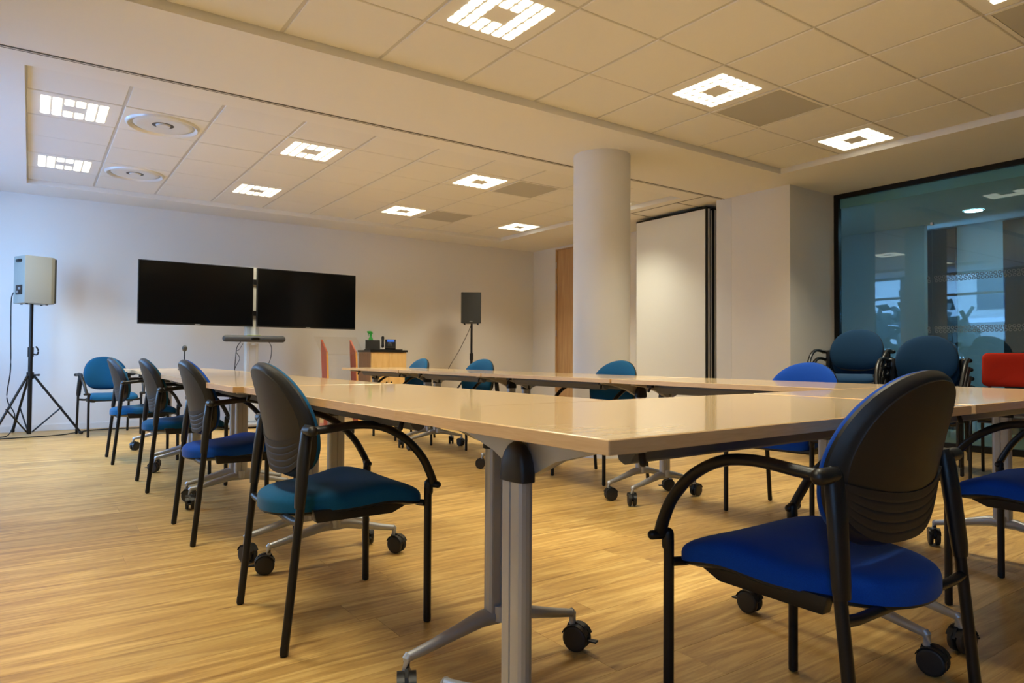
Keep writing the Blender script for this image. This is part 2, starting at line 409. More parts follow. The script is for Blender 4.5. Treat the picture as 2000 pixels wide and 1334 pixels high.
# ceiling luminaires: a square plate with 32 glowing lenses around a blank centre
bm = tile_bm(0.008, 0.008, 0); lamp_plate = tomesh(bm, 'lamp_plate'); lamp_plate.materials.append(M['tile'])
bm = bmesh.new(); a, b, c = 0.0292, 0.0330, 0.010
pts = []
for q in range(4):
    for s in (0, 45, 90):
        an = math.radians(q*90+s); cx = (a-c)*(1 if q in (0, 3) else -1); cyy = (b-c)*(1 if q in (0, 1) else -1)
        pts.append((cx+c*math.cos(an), cyy+c*math.sin(an)))
lo = [bm.verts.new((x, y, 0)) for x, y in pts]; md = [bm.verts.new((x*0.97, y*0.97, -0.004)) for x, y in pts]; tp = [bm.verts.new((x*0.75, y*0.75, -0.007)) for x, y in pts]
n = len(pts)
for A, B in ((lo, md), (md, tp)):
    for i in range(n): bm.faces.new((A[i], A[(i+1) % n], B[(i+1) % n], B[i]))
bm.faces.new(tp)
cell_me = tomesh(bm, 'lens', True, 60); cell_me.materials.append(M['lamp'])
lamp_names = {
    (0, 0, 1): 'square ceiling light far left, beside the nearer round air diffuser', (0, 0, 4): 'square ceiling light at the far left by the back wall, beside the farther diffuser',
    (0, 3, 1): 'square ceiling light above the twin screens, the nearer of that column', (0, 3, 4): 'square ceiling light above the twin screens, nearest the back wall',
    (0, 6, 1): 'square ceiling light beside the nearer grey grille tile of the far ceiling field', (0, 6, 4): 'square ceiling light beside the farther grey grille tile near the back wall',
    (0, 9, 1): 'square ceiling light of the far field hidden behind the round column', (0, 9, 4): 'square ceiling light in the far right corner of the far field, above the black loudspeaker',
    (1, 3, 4): 'large square ceiling light at the top edge, above the nearest tables', (1, 6, 4): 'square ceiling light of the near field beside the grey grille tile',
    (1, 9, 4): 'square ceiling light at the corner of the near field by the glass wall', (1, 6, 1): 'square ceiling light cut off at the top right corner',
    (1, 0, 4): 'square ceiling light outside the frame on the window side', (1, 0, 1): 'square ceiling light outside the frame above the window side of the camera',
    (1, 3, 1): 'square ceiling light outside the frame overhead', (1, 9, 1): 'square ceiling light outside the frame by the glass wall'}
for (t, i, j), kd in special.items():
    x0, x1, y0, y1 = TR[t]; loc = (x0+0.3+0.6*i, y0+0.3+0.6*j, ZT-0.001)
    if kd == 'light':
        e = empty('ceiling_light', loc, 0, lamp_names[(t, i, j)] if (t, i, j) in lamp_names else 'square ceiling light', 'ceiling light', 'square lens ceiling lights')
        link('housing', lamp_plate, e)
        L = bpy.data.lights.new('lamp_light', 'AREA'); L.shape = 'SQUARE'; L.size = 0.44; L.energy = LAMP_W; L.color = LAMP_COL; L.spread = math.radians(LAMP_SPREAD)
        lo_ = bpy.data.objects.new('lamp_light', L); C.objects.link(lo_); lo_.parent = e; lo_.location = (0, 0, -0.012)
        for a_ in range(6):
            for b_ in range(6):
                if a_ in (2, 3) and b_ in (2, 3): continue
                link('lens', cell_me, e, None, ((a_-2.5)*0.0725, (b_-2.5)*0.0725, 0.0))
    elif kd == 'diffuser':
        lb = {(0, 1): 'round white air diffuser in the ceiling, the nearer of two', (0, 4): 'round white air diffuser in the ceiling, the farther of two near the back wall'}.get((t, j), 'round white air diffuser outside the frame, row %s' % ('nearest the windows' if j == 4 else 'over the camera'))
        e = empty('air_diffuser', loc, 0, lb, 'air vent', 'round ceiling diffusers')
        link('plate', lamp_plate, e)
        bm = bmesh.new(); lathe(bm, [(0.270, 0.001), (0.264, -0.012), (0.256, -0.020), (0.250, -0.020), (0.243, -0.010), (0.232, -0.001)], 48, cap=False); obj('outer_ring', bm, M['diff'], e, True, 70)
        bm = bmesh.new(); lathe(bm, [(0.232, -0.0008), (0.214, -0.0008)], 48, cap=False); obj('air_slot', bm, M['grille'], e)
        bm = bmesh.new(); lathe(bm, [(0.214, -0.001), (0.200, -0.010), (0.185, -0.012), (0.130, -0.006), (0.085, -0.002), (0.080, -0.002)], 48, cap=False); obj('dish', bm, M['white'], e, True, 60)
        bm = bmesh.new(); lathe(bm, [(0.080, -0.0015), (0.055, -0.0015)], 24, cap=False); obj('centre_slot', bm, M['track'], e)
        bm = bmesh.new(); lathe(bm, [(0.055, -0.0015), (0.050, -0.012), (0.0, -0.016)], 24, cap=False); obj('centre_cone', bm, M['white'], e, True, 60)
    else:
        lb = {(1, 4): 'grey perforated grille tile beside the near ceiling light', (1, 1): 'grey perforated grille tile cut off at the top right corner', (0, 1): 'grey perforated grille tile of the far ceiling field, nearer one', (0, 4): 'grey perforated grille tile of the far ceiling field, by the back wall'}[(t, j)]
        e = empty('ceiling_grille', loc, 0, lb, 'air vent', 'grey ceiling grilles')
        bm = tile_bm(0.03, 0.03, 0); obj('mesh_panel', bm, M['grille'], e)
        bm = bmesh.new()
        for s in (-1, 1):
            box(bm, -0.292, 0.292, s*0.281-0.011, s*0.281+0.011, -0.001, 0.01); box(bm, s*0.281-0.011, s*0.281+0.011, -0.27, 0.27, -0.001, 0.01)
        obj('frame', bm, M['tile'], e)
# folding wall track and the parking tracks
bm = bmesh.new(); box(bm, XW, 6.36, 4.915, 4.931, ZS-0.003, ZS+0.004); box(bm, XW, 6.36, 4.950, 4.954, ZS-0.002, ZS+0.004); struct('trim_2', bm, M['track'])
bm = bmesh.new(); box(bm, 6.076, 6.086, 4.95, 6.9, ZS-0.003, ZS+0.004); box(bm, 6.086, 6.9, 5.36, 5.372, ZS-0.003, ZS+0.004); box(bm, 6.086, 6.9, 6.10, 6.112, ZS-0.003, ZS+0.004)
struct('trim_3', bm, M['track'])
# parked movable partition panels
for k in range(3):
    x0 = 6.40+k*0.115
    e = empty('partition_panel', (x0, 5.775, 0), 0, ['white movable partition panel parked by the pier, the front one facing the room', 'movable partition panel parked second in the stack behind the white front one', 'movable partition panel parked last in the stack, against the recess'][k], 'partition', 'parked movable partition panels')
    obj('leaf', bx(0, 0.012, -0.55, 0.55, 0.03, 2.595), M['panel'], e); obj('leaf', bx(0.083, 0.095, -0.55, 0.55, 0.03, 2.595), M['panel'], e)
    bm = bmesh.new(); box(bm, 0.0125, 0.0825, -0.565, 0.565, 0.012, 2.62); obj('core_frame', bm, M['black'], e)
    bm = bmesh.new(); box(bm, 0.037, 0.057, -0.575, -0.565, 0.03, 2.60); obj('seal_strip', bm, M['grid'], e)
# glass partition wall
gl = struct('window_4', bx(XG-0.02, XG+0.04, 4.055, 4.107, 0, 2.65), M['black'])
bm = bmesh.new(); box(bm, XG-0.02, XG+0.04, YN, 4.055, 2.60, 2.65); obj('top_frame', bm, M['black'], gl)
bm = bmesh.new(); box(bm, XG-0.02, XG+0.04, YN, 4.055, 0, 0.06); obj('bottom_frame', bm, M['black'], gl)
yy = [4.055, 3.12, 2.19, 1.26, 0.33, -0.6, YN]
def ring_band(bm, x, ya, yb, z):
    # two rows of small open rings, frosted vinyl
    n = int((yb-ya)/0.036)
    for q in range(n):
        for s in (0, 1):
            cy0, cz0 = ya+0.018+0.036*q+(0.006 if s else 0), z+(0.017 if s else -0.017)
            a = [bm.verts.new((x, cy0+0.0155*math.cos(t*PI/5), cz0+0.0155*math.sin(t*PI/5))) for t in range(10)]
            b = [bm.verts.new((x, cy0+0.0095*math.cos(t*PI/5), cz0+0.0095*math.sin(t*PI/5))) for t in range(10)]
            for t in range(10): bm.faces.new((a[t], a[(t+1) % 10], b[(t+1) % 10], b[t]))
for a, b in zip(yy[1:], yy):
    p_ = obj('pane', bx(XG+0.005, XG+0.015, a+0.002, b-0.002, 0.06, 2.60), M['teal'], gl)
    if a < 3.5:
        bm = bmesh.new()
        for z in (1.64, 1.147): ring_band(bm, XG+0.0045, a+0.01, min(b, 3.21)-0.01, z)
        o = obj('ring_marking', bm, M['vinyl'], p_); o['kind'] = 'stuff'
bm = bmesh.new(); box(bm, XG-0.004, XG+0.024, 3.108, 3.132, 2.17, 2.20, bev=0.003); obj('glass_clip', bm, M['chrome'], gl)
# corridor behind the glass
struct('floor_corridor', bx(XG+0.06, 9.9, YN-0.1, 5.6, -0.12, 0.0), M['edge'])
struct('ceiling_corridor', bx(XG+0.02, 9.9, YN-0.1, 5.6, 2.50, 2.8), M['ceil'])
bm = bmesh.new(); box(bm, 8.92, 9.0, 3.95, 5.6, 0, 2.55); box(bm, 9.3, 9.4, YN-0.1, 5.6, 0, 2.55)
struct('wall_corridor', bm, M['paint'])
struct('wall_corridor_end', bx(XG, 9.0, 5.5, 5.6, 0, 2.55), M['paint'])
dd = struct('door_2', bx(9.26, 9.298, 3.74, 4.60, 0, 2.48), M['darkwood']); 
bm = bmesh.new(); tube(bm, [(9.26, 3.81, 1.0), (9.21, 3.81, 1.0), (9.21, 3.92, 1.0)], 0.009); obj('door_handle', bm, M['chrome'], dd)
dd = struct('door_3', bx(9.26, 9.298, 2.38, 3.24, 0, 2.48), M['darkwood'])
bm = bmesh.new(); tube(bm, [(9.26, 2.45, 1.0), (9.21, 2.45, 1.0), (9.21, 2.56, 1.0)], 0.009); obj('door_handle', bm, M['chrome'], dd)
e = empty('downlight', (8.47, 3.24, 2.499), 0, 'round white downlight glowing in the ceiling behind the glass wall', 'ceiling light')
bm = bmesh.new(); lathe(bm, [(0.10, 0.0), (0.098, -0.006), (0.085, -0.006)], 32, cap=False); obj('rim', bm, M['white'], e, True)
bm = bmesh.new(); lathe(bm, [(0.085, -0.005), (0.0, -0.006)], 32, cap=False); obj('disc', bm, M['down'], e)

# outside the windows: street, a pale block of flats, trees
struct('floor_street', bx(-60, XW-0.6, -40, 60, -4.2, -4.0), M['asph'])
ap = empty('apartment_building', (-22, 9, -4.0), 0, 'pale block of flats across the street, mirrored in the glass wall', 'building')
obj('wall', bx(-5, 0, -16, 12, 0, 13), M['brick'], ap)
for fl in range(4):
    for q in range(8):
        yq = -14+q*3.4
        wnd = obj('window', bx(0, 0.05, yq, yq+1.8, 1.0+fl*3.1, 2.7+fl*3.1), M['wglass'], ap)
    obj('balcony', bx(0, 1.0, -15, 11, 0.35+fl*3.1, 0.55+fl*3.1), M['white'], ap)
for k, (tx, ty, s) in enumerate(((-11, 11.5, 1.0), (-12.5, 4.0, 1.2))):
    tr = empty('street_tree', (tx, ty, -4.0), 0, ['leafy tree on the street in front of the windows, mirrored in the glass', 'larger leafy tree on the street farther along, mirrored in the glass'][k], 'tree')
    bm = bmesh.new(); tube(bm, [(0, 0, 0), (0.1, 0, 2.5*s), (0.0, 0.1, 4.5*s)], 0.16*s, 8, taper=[1, 0.8, 0.5]); obj('trunk', bm, M['bark'], tr, True)
    bm = bmesh.new(); rq = random.Random(k)
    for q in range(420):
        v = Vector((rq.gauss(0, 1), rq.gauss(0, 1), rq.gauss(0, 1))).normalized()*rq.uniform(0.5, 1)*2.2*s; v.z = v.z*0.9+5.2*s
        nrm = Vector((rq.gauss(0, 1), rq.gauss(0, 1), rq.gauss(0, 1))).normalized(); t1 = nrm.orthogonal().normalized()*0.28; t2 = nrm.cross(t1)
        bm.faces.new([bm.verts.new(v+a_) for a_ in (t1, t2, -t1, -t2)])
    o = obj('foliage', bm, M['leaf'], tr); o['kind'] = 'stuff'

# ------------------------------------------------------------------ folding-top table
def castor_parts(parent, x, y, rz, brake):
    c = bpy.data.objects.new('castor', castor_me); C.objects.link(c); c.parent = parent; c.location = (x, y, 0); c.rotation_euler = (0, 0, rz)
    for s in (-1, 1): link('wheel', wheel_me, c, None, (0.014, s*0.0145, 0.0385))
    if brake: link('brake_lever', brake_me, c)
bm = bmesh.new()                                      # castor housing
tube(bm, [(0, 0, 0.062), (0, 0, 0.10)], 0.008, 10)
prism(bm, [(-0.018, 0.062), (-0.022, 0.045), (-0.010, 0.032), (0.022, 0.030), (0.046, 0.040), (0.050, 0.055), (0.038, 0.074), (0.012, 0.084), (-0.012, 0.078)], 'y', -0.0045, 0.0045)
for s in (-1, 1):
    pl = [(0.014+0.0405*math.cos(math.radians(a)), 0.0385+0.0405*math.sin(math.radians(a))) for a in range(20, 161, 20)]
    pi_ = [(0.014+0.0375*math.cos(math.radians(a)), 0.0385+0.0375*math.sin(math.radians(a))) for a in range(160, 19, -20)]
    prism(bm, pl+pi_, 'y', min(s*0.005, s*0.024), max(s*0.005, s*0.024))
castor_me = tomesh(bm, 'castor', True, 35); castor_me.materials.append(M['plast'])
bm = bmesh.new(); lathe(bm, [(0.0, -0.0085), (0.012, -0.0095), (0.028, -0.0085), (0.034, -0.0085), (0.037, -0.005), (0.037, 0.005), (0.034, 0.0085), (0.028, 0.0085), (0.012, 0.0095), (0, 0.0085)], 24, Matrix.Rotation(PI/2, 4, 'X'), False)
wheel_me = tomesh(bm, 'wheel', True, 50); wheel_me.materials.append(M['tyre'])
bm = bmesh.new(); box(bm, 0.046, 0.078, -0.010, 0.010, 0.034, 0.040, bev=0.002); brake_me = tomesh(bm, 'brake_lever'); brake_me.materials.append(M['plast'])

TL, TW, TH = 1.395, 0.70, 0.734
LEGX = 0.606
def make_table():
    t = empty('folding_table', (0, 0, 0))
    bm = bmesh.new(); b2 = bmesh.new()
    box(bm, -TL/2+0.0012, TL/2-0.0012, -TW/2+0.0012, TW/2-0.0012, TH-0.0245, TH, bev=0.0008, seg=1); obj('tabletop', bm, M['beech'], t)
    bm = bmesh.new()
    for s in (-1, 1):
        box(bm, -TL/2, TL/2, s*TW/2-0.0011, s*TW/2+0.0011, TH-0.0245, TH-0.0012, bev=0.0005, seg=1)
        box(bm, s*TL/2-0.0011, s*TL/2+0.0011, -TW/2, TW/2, TH-0.0245, TH-0.0012, bev=0.0005, seg=1)
    obj('edge_band', bm, M['edge'], t)
    for s in (-1, 1):
        # extruded column: flat faces, rounded ends, a groove in each face
        hw, hd = 0.036, 0.018
        pr = []
        for a_ in range(-75, 76, 30): pr.append((s*LEGX+hd*0.98*math.sin(math.radians(a_)), hw-0.012+0.012*math.cos(math.radians(a_))))
        right = [(s*LEGX+hd, hw-0.014), (s*LEGX+hd, 0.0025), (s*LEGX+hd-0.003, 0.0015), (s*LEGX+hd-0.003, -0.0015), (s*LEGX+hd, -0.0025), (s*LEGX+hd, -hw+0.014)]
        top_ = sorted(pr, key=lambda p: p[0])
        bot_ = [(p[0], -p[1]) for p in reversed(top_)]
        left = [(2*s*LEGX-p[0], p[1]) for p in reversed(right)]
        bm = bmesh.new(); prism(bm, top_+right+bot_+left, 'z', 0.155, 0.617); obj('column', bm, M['alu'], t)
        # dark cap: half dome on the head
        bm = bmesh.new()
        ks = [(0, 0.612), (0, 0.630), (0.10, 0.650), (0.28, 0.668), (0.55, 0.682), (0.9, 0.690)]
        b2 = bmesh.new(); rings = []
        for k, z in ks:
            a1, a2 = 0.0205*(1-k*0.8)+0.002, 0.040*(1-k)+0.002
            rings.append([b2.verts.new((s*LEGX+a1*(abs(math.cos(q))**0.6)*(1 if math.cos(q) >= 0 else -1), a2*(abs(math.sin(q))**0.6)*(1 if math.sin(q) >= 0 else -1), z)) for q in [2*PI*j/20 for j in range(20)]])
        for A, B in zip(rings, rings[1:]):
            for j in range(20): b2.faces.new((A[j], A[(j+1) % 20], B[(j+1) % 20], B[j]))
        b2.faces.new(rings[0][::-1]); b2.faces.new(rings[-1]); merge(bm, b2)
        obj('column_cap', bm, M['plast'], t, True, 50)
        # support arm under the top, both sides of the head
        bm = bmesh.new(); xi = s*(LEGX-0.030)
        for sy in (-1, 1):
            poly = [(sy*0.012, 0.618), (sy*0.012, 0.700), (sy*0.30, 0.708), (sy*0.31, 0.700), (sy*0.20, 0.686), (sy*0.10, 0.662), (sy*0.045, 0.632)]
            prism(bm, poly if sy > 0 else poly[::-1], 'x', xi-0.016, xi+0.012, bev=0.003)
        obj('support_arm', bm, M['alu'], t, True, 35)
        # foot: two arms sloping down from a hub
        bm = bmesh.new()
        for sy in (-1, 1):
            ps = [(s*LEGX, 0, 0.158), (s*LEGX, sy*0.05, 0.157), (s*LEGX, sy*0.12, 0.140), (s*LEGX, sy*0.20, 0.121), (s*LEGX, sy*0.268, 0.107)]
            tube(bm, ps, 0.021, 12, True, rx=0.020, taper=[1.15, 1.05, 0.85, 0.68, 0.55])
            tube(bm, [(s*LEGX, sy*0.262, 0.113), (s*LEGX, sy*0.270, 0.105), (s*LEGX, sy*0.270, 0.076)], 0.0115, 12)
        tube(bm, [(s*LEGX, 0, 0.148), (s*LEGX, 0, 0.188)], 0.036, 16, True, rx=0.021)
        obj('foot', bm, M['alu'], t, True, 45)
    for sy in (-1, 1):
        bm = bmesh.new()
        poly = [(sy*0.15, 0.703), (sy*0.215, 0.703), (sy*0.215, 0.690), (sy*0.195, 0.662), (sy*0.178, 0.654), (sy*0.162, 0.662)]
        prism(bm, poly if sy > 0 else poly[::-1], 'x', -0.485, 0.485, bev=0.003); obj('beam', bm, M['beam'], t, True, 35)
        for sx in (-1, 1):
            bm = bmesh.new(); capsule(bm, (sx*0.50, sy*0.236, 0.688), (sx*0.505, sy*0.244, 0.668), 0.007); box(bm, sx*0.50-0.02, sx*0.50+0.02, sy*0.235-0.012, sy*0.235+0.012, 0.688, 0.709, bev=0.002)
            obj('tilt_latch', bm, M['plast'], t, True)
    bm = bmesh.new(); tube(bm, [(-LEGX+0.02, 0, 0.665), (LEGX-0.02, 0, 0.665)], 0.014, 12); obj('tilt_shaft', bm, M['beam'], t, True)
    rz = [(2.6, 1), (0.5, 0), (1.9, 0), (-0.4, 1)]
    k = 0
    for sx in (-1, 1):
        for sy in (-1, 1): castor_parts(t, sx*LEGX, sy*0.270, rz[k][0], rz[k][1]); k += 1
    return t
T0 = make_table()
first = [True]
def place_table(x, y, rz, label, seed):
    t = T0 if first[0] else copy_tree(T0)
    first[0] = False
    t.location = (x, y, 0); t.rotation_euler = (0, 0, rz); tag(t, label, 'table', 'beech folding tables set in a U')
    q = random.Random(seed)
    for ch in t.children:
        if ch.name.startswith('castor'): ch.rotation_euler = (0, 0, q.uniform(0, 6.28))
    return t
T_near = []
place_table(1.412, 1.148, math.radians(1.9), 'nearest beech table, whose front corner points at the viewer', 1)
place_table(2.835, 1.195, math.radians(1.9), 'beech table at the right edge, with the right-hand blue chair tucked to it', 2)
for k, (xo, y) in enumerate(((0.0, 2.172), (-0.035, 3.592), (-0.02, 5.000), (-0.01, 6.405))):
    place_table(1.053+xo, y, PI/2, ['beech table of the left row beside the nearest left armchair', 'beech table of the left row, second from the front corner', 'beech table of the left row, third from the front corner', 'beech table at the far end of the left row, holding the microphone'][k], 10+k)
for k, y in enumerate((2.250, 3.660, 5.070, 6.480)):
    place_table(3.130, y, PI/2, ['beech table of the right row in front of the bright blue chair', 'beech table of the right row before the round column', 'beech table of the right row before the far petrol chair by the loudspeaker', 'beech table at the far end of the right row, before the wooden cabinet'][k], 20+k)

# ------------------------------------------------------------------ stacking armchair, facing +X
def base_x(y, z): 
    t = (z-0.476)/(0.838-0.476)
    return -0.182-0.083*t-0.010*math.sin(PI*min(1, max(0, t)))*-1+1.0*y*y
def disc(outline, cen, rings, n_top, f_front, f_back):
    """closed cushion: outline list of (y,z); f(r,y,z) -> x"""
    b = bmesh.new(); n = len(outline)
    def layer(fn, rs):
        out = []
        for r in rs:
            row = []
            for (y, z) in outline:
                yy_, zz_ = cen[0]+(y-cen[0])*r, cen[1]+(z-cen[1])*r
                row.append(b.verts.new((fn(r, yy_, zz_), yy_, zz_)))
            out.append(row)
        return out
    F = layer(f_front, rings); B = layer(f_back, rings)
    for L in (F, B):
        for a, c in zip(L, L[1:]):
            for j in range(n): b.faces.new((a[j], a[(j+1) % n], c[(j+1) % n], c[j]))
        cv = b.verts.new(((sum(v.co.x for v in L[0])/n), cen[0], cen[1]))
        for j in range(n): b.faces.new((cv, L[0][j], L[0][(j+1) % n]))
    for j in range(n): b.faces.new((F[-1][j], F[-1][(j+1) % n], B[-1][(j+1) % n], B[-1][j]))
    return b
def sym(half, sub=4):
    pts = half+[(-a, b) for a, b in half[-2:0:-1]]
    return [(v.x, v.y) for v in catmull([(a, b, 0) for a, b in pts], sub, True)]
shell_out = sym([(0, 0.476), (0.095, 0.482), (0.160, 0.510), (0.198, 0.560), (0.215, 0.625), (0.211, 0.685), (0.187, 0.745), (0.145, 0.793), (0.082, 0.826), (0, 0.838)])
cush_out = sym([(0, 0.487), (0.098, 0.493), (0.162, 0.514), (0.200, 0.560), (0.214, 0.625), (0.209, 0.685), (0.185, 0.745), (0.143, 0.793), (0.080, 0.826), (0, 0.838)])
RR = [0.15, 0.35, 0.55, 0.72, 0.84, 0.92, 0.965, 0.99, 1.0]
def make_chair(fab):
    t = empty('armchair', (0, 0, 0))
    # back shell
    def sb(r, y, z):
        e = 0.0 if r < 0.895 else (0.0025 if r < 0.92 else 0.004+((r-0.92)/0.08)**1.5*0.018)
        return base_x(y, z)-0.006*(1-r*r)+e
    def sf(r, y, z): return base_x(y, z)+0.030
    b = disc(shell_out, (0, 0.655), [0.15, 0.35, 0.55, 0.72, 0.84, 0.89, 0.90, 0.925, 0.95, 0.975, 1.0], 0, sf, sb)
    shell = obj('backrest_shell', b, M['shell'], t, True, 28)
    # ribbed lower band, following the shell, slightly proud
    b = bmesh.new(); ny, nz = 22, 30; V = []
    for i in range(ny+1):
        u = -1+2*i/ny; col = []
        for j in range(nz+1):
            v = j/nz
            # bottom and top limit of the band at this u
            yb = 0.200*u
            zb = 0.488+0.075*abs(u)**3.0; zt = 0.590+0.030*u*u
            z = zb+(zt-zb)*v; y = yb
            rib = 0.0011*(1 if (v*5.0) % 1 > 0.16 else -0.4) if 0.06 < v < 0.94 and abs(u) < 0.86 else 0.0008
            x = base_x(y, z)-0.0065-rib
            col.append(b.verts.new((x, y, z)))
        V.append(col)
    W_ = [[b.verts.new((base_x(v.co.y, v.co.z)+0.012, v.co.y, v.co.z)) for v in col] for col in V]
    for L in (V, W_):
        for i in range(ny):
            for j in range(nz): b.faces.new((L[i][j], L[i+1][j], L[i+1][j+1], L[i][j+1]))
    for i in range(ny): b.faces.new((V[i][0], V[i+1][0], W_[i+1][0], W_[i][0])); b.faces.new((V[i][nz], V[i+1][nz], W_[i+1][nz], W_[i][nz]))
    for j in range(nz): b.faces.new((V[0][j], V[0][j+1], W_[0][j+1], W_[0][j])); b.faces.new((V[ny][j], V[ny][j+1], W_[ny][j+1], W_[ny][j]))
    obj('ribbed_band', b, M['ribs'], t, True, 30)
    # back cushion
    def cf(r, y, z): return base_x(y, z)+0.034+0.038*(1-r**6)**0.5*(0.75+0.25*(1-r*r))
    def cb(r, y, z): return base_x(y, z)+0.0315
    obj('back_cushion', disc(cush_out, (0, 0.655), RR, 0, cf, cb), M[fab], t, True, 60)
    # seat cushion and pan (disc() works in y,z; rotate the roles: outline (y, x), value -> z)
    so = sym([(0, 0.238), (0.140, 0.237), (0.205, 0.226), (0.230, 0.195), (0.228, 0.100), (0.211, 0.0), (0.186, -0.100), (0.146, -0.172), (0.086, -0.220), (0, -0.236)])
    def top(r, y, x):
        z = 0.434+0.020*math.exp(-((x-0.10)/0.085)**2)-0.055*max(0, x-0.15)+0.030*max(0, -x-0.10)+0.10*y*y
        return z-0.034*(1-(1-r**8)**0.5)
    def und(r, y, x): return 0.384+0.014*math.exp(-((x-0.10)/0.085)**2)-0.05*max(0, x-0.15)-0.060*max(0, -x-0.10)+0.05*y*y
    b = disc(so, (0, 0), RR, 0, top, und)
    for v in b.verts: v.co = Vector((v.co.z, v.co.y, v.co.x))
    obj('seat_cushion', b, M[fab], t, True, 60)
    b = disc(so, (0, 0), [0.3, 0.6, 0.8, 0.9, 0.96, 0.985], 0, lambda r, y, x: und(r, y, x)-0.001, lambda r, y, x: und(r, y, x)-0.005-0.025*(1-r**5))
    for v in b.verts: v.co = Vector((v.co.z, v.co.y, v.co.x))
    for s in (-1, 1):
        prism(b, [(-0.13, 0.390), (-0.12, 0.352), (0.13, 0.352), (0.185, 0.375), (0.19, 0.392)], 'y', min(s*0.165, s*0.195), max(s*0.165, s*0.195), bev=0.004)
    obj('seat_pan', b, M['plast'], t, True, 40)
    for s in (-1, 1):
        b = bmesh.new(); tube(b, [(-0.230, s*0.25, 0.004), (-0.187, s*0.25, 0.422), (-0.166, s*0.243, 0.630)], 0.0125, 12)
        capsule(b, (-0.230, s*0.25, 0.010), (-0.2285, s*0.25, 0.024), 0.0128, 12); obj('leg', b, M['black'], t, True, 60)
        b = bmesh.new(); tube(b, [(0.230, s*0.25, 0.004), (0.229, s*0.25, 0.435)], 0.0125, 12); capsule(b, (0.230, s*0.25, 0.011), (0.230, s*0.25, 0.024), 0.0128, 12); obj('leg', b, M['black'], t, True, 60)
        # sleeve joining leg and shell
        b = bmesh.new(); tube(b, [(-0.190, s*0.247, 0.415), (-0.188, s*0.247, 0.440), (-0.176, s*0.238, 0.560), (-0.166, s*0.234, 0.640), (-0.164, s*0.232, 0.655)], 0.024, 14, True, rx=0.0175, up=Vector((0, 1, 0)), taper=[0.80, 0.92, 1.0, 0.95, 0.5])
        obj('back_bracket', b, M['plast'], t, True, 50)
        # armrest
        b = bmesh.new(); path = catmull([(-0.160, s*0.270, 0.640), (-0.110, s*0.274, 0.645), (-0.03, s*0.282, 0.653), (0.05, s*0.286, 0.643), (0.128, s*0.286, 0.602), (0.190, s*0.281, 0.540), (0.225, s*0.274, 0.480), (0.240, s*0.268, 0.445)], 4)
        tube(b, path, 0.0125, 12, True, rx=0.0155, taper=[0.8]+[1]*(len(path)-2)+[0.8])
        capsule(b, (-0.168, s*0.238, 0.640), (-0.166, s*0.282, 0.640), 0.016, 14); capsule(b, (0.236, s*0.242, 0.445), (0.243, s*0.290, 0.447), 0.0115, 12)
        capsule(b, (0.232, s*0.25, 0.420), (0.232, s*0.25, 0.447), 0.0145, 12)
        obj('armrest', b, M['plast'], t, True, 60)
    for x, z in ((0.222, 0.378), (-0.192, 0.368)):
        b = bmesh.new(); tube(b, [(x, -0.25, z+0.006), (x, -0.2, z), (x, 0.2, z), (x, 0.25, z+0.006)], 0.011, 10); obj('crossbar', b, M['black'], t, True, 60)
    return t
protos = {f: make_chair(f) for f in ('petrol', 'royal', 'navy')}
used = set()
def place_chair(fab, x, y, rz, label, z=0.0, group='blue armchairs around the tables'):
    t = protos[fab]
    if fab in used: t = copy_tree(t)
    used.add(fab)
    t.location = (x, y, z); t.rotation_euler = (0, 0, rz); tag(t, label, 'chair', group); return t
D = math.radians
place_chair('petrol', 0.839, 2.244, 0, 'petrol blue armchair seen from behind, the nearest of the left row')
place_chair('royal', 0.842, 3.605, D(0), 'royal blue armchair, second of the left row from the front')
place_chair('petrol', 0.840, 5.055, D(0), 'petrol blue armchair, third of the left row from the front')
place_chair('petrol', 0.770, 6.430, D(0), 'petrol blue armchair, last of the left row, overlapping the one at the end')
place_chair('petrol', 0.710, 8.620, D(-80), 'petrol blue armchair at the far end facing the viewer, beside the speaker tripod')
place_chair('royal', 1.485, 0.885, D(90), 'large royal blue armchair in the right foreground, its black back to the viewer')
place_chair('royal', 2.905, 0.880, D(92), 'royal blue armchair cut by the right edge, behind the foreground chair')
place_chair('royal', 3.470, 2.251, D(184), 'bright royal blue armchair on the far side of the right row')
place_chair('petrol', 3.365, 3.689, D(185), 'petrol blue armchair across the right row in front of the round column')
place_chair('petrol', 3.456, 5.681, D(191), 'petrol blue armchair across the right row below the black loudspeaker')
place_chair('petrol', 3.275, 6.666, D(182), 'petrol blue armchair across the right row beside the wooden cabinet')
ords = ['bottom', 'second', 'third', 'fourth', 'top']
def stack(x, y, rz, n, where, dz=0.07, dx=0.062):
    for k in range(n):
        q = n-1-k
        xx, yy_ = x-math.cos(rz)*dx*q, y-math.sin(rz)*dx*q
        nm = 'top' if q == 0 else ords[k]
        place_chair('navy', xx, yy_, rz, 'dark blue armchair, %s of stack %s' % (nm if nm in ('top', 'bottom') else nm+' from the floor', where), dz*k, 'stacked dark blue armchairs')
stack(5.94-0.263, 3.16-0.06, D(192), 5, 'beside the pier')
stack(5.85-0.26, 2.56-0.07, D(195), 4, 'beside the red chair')
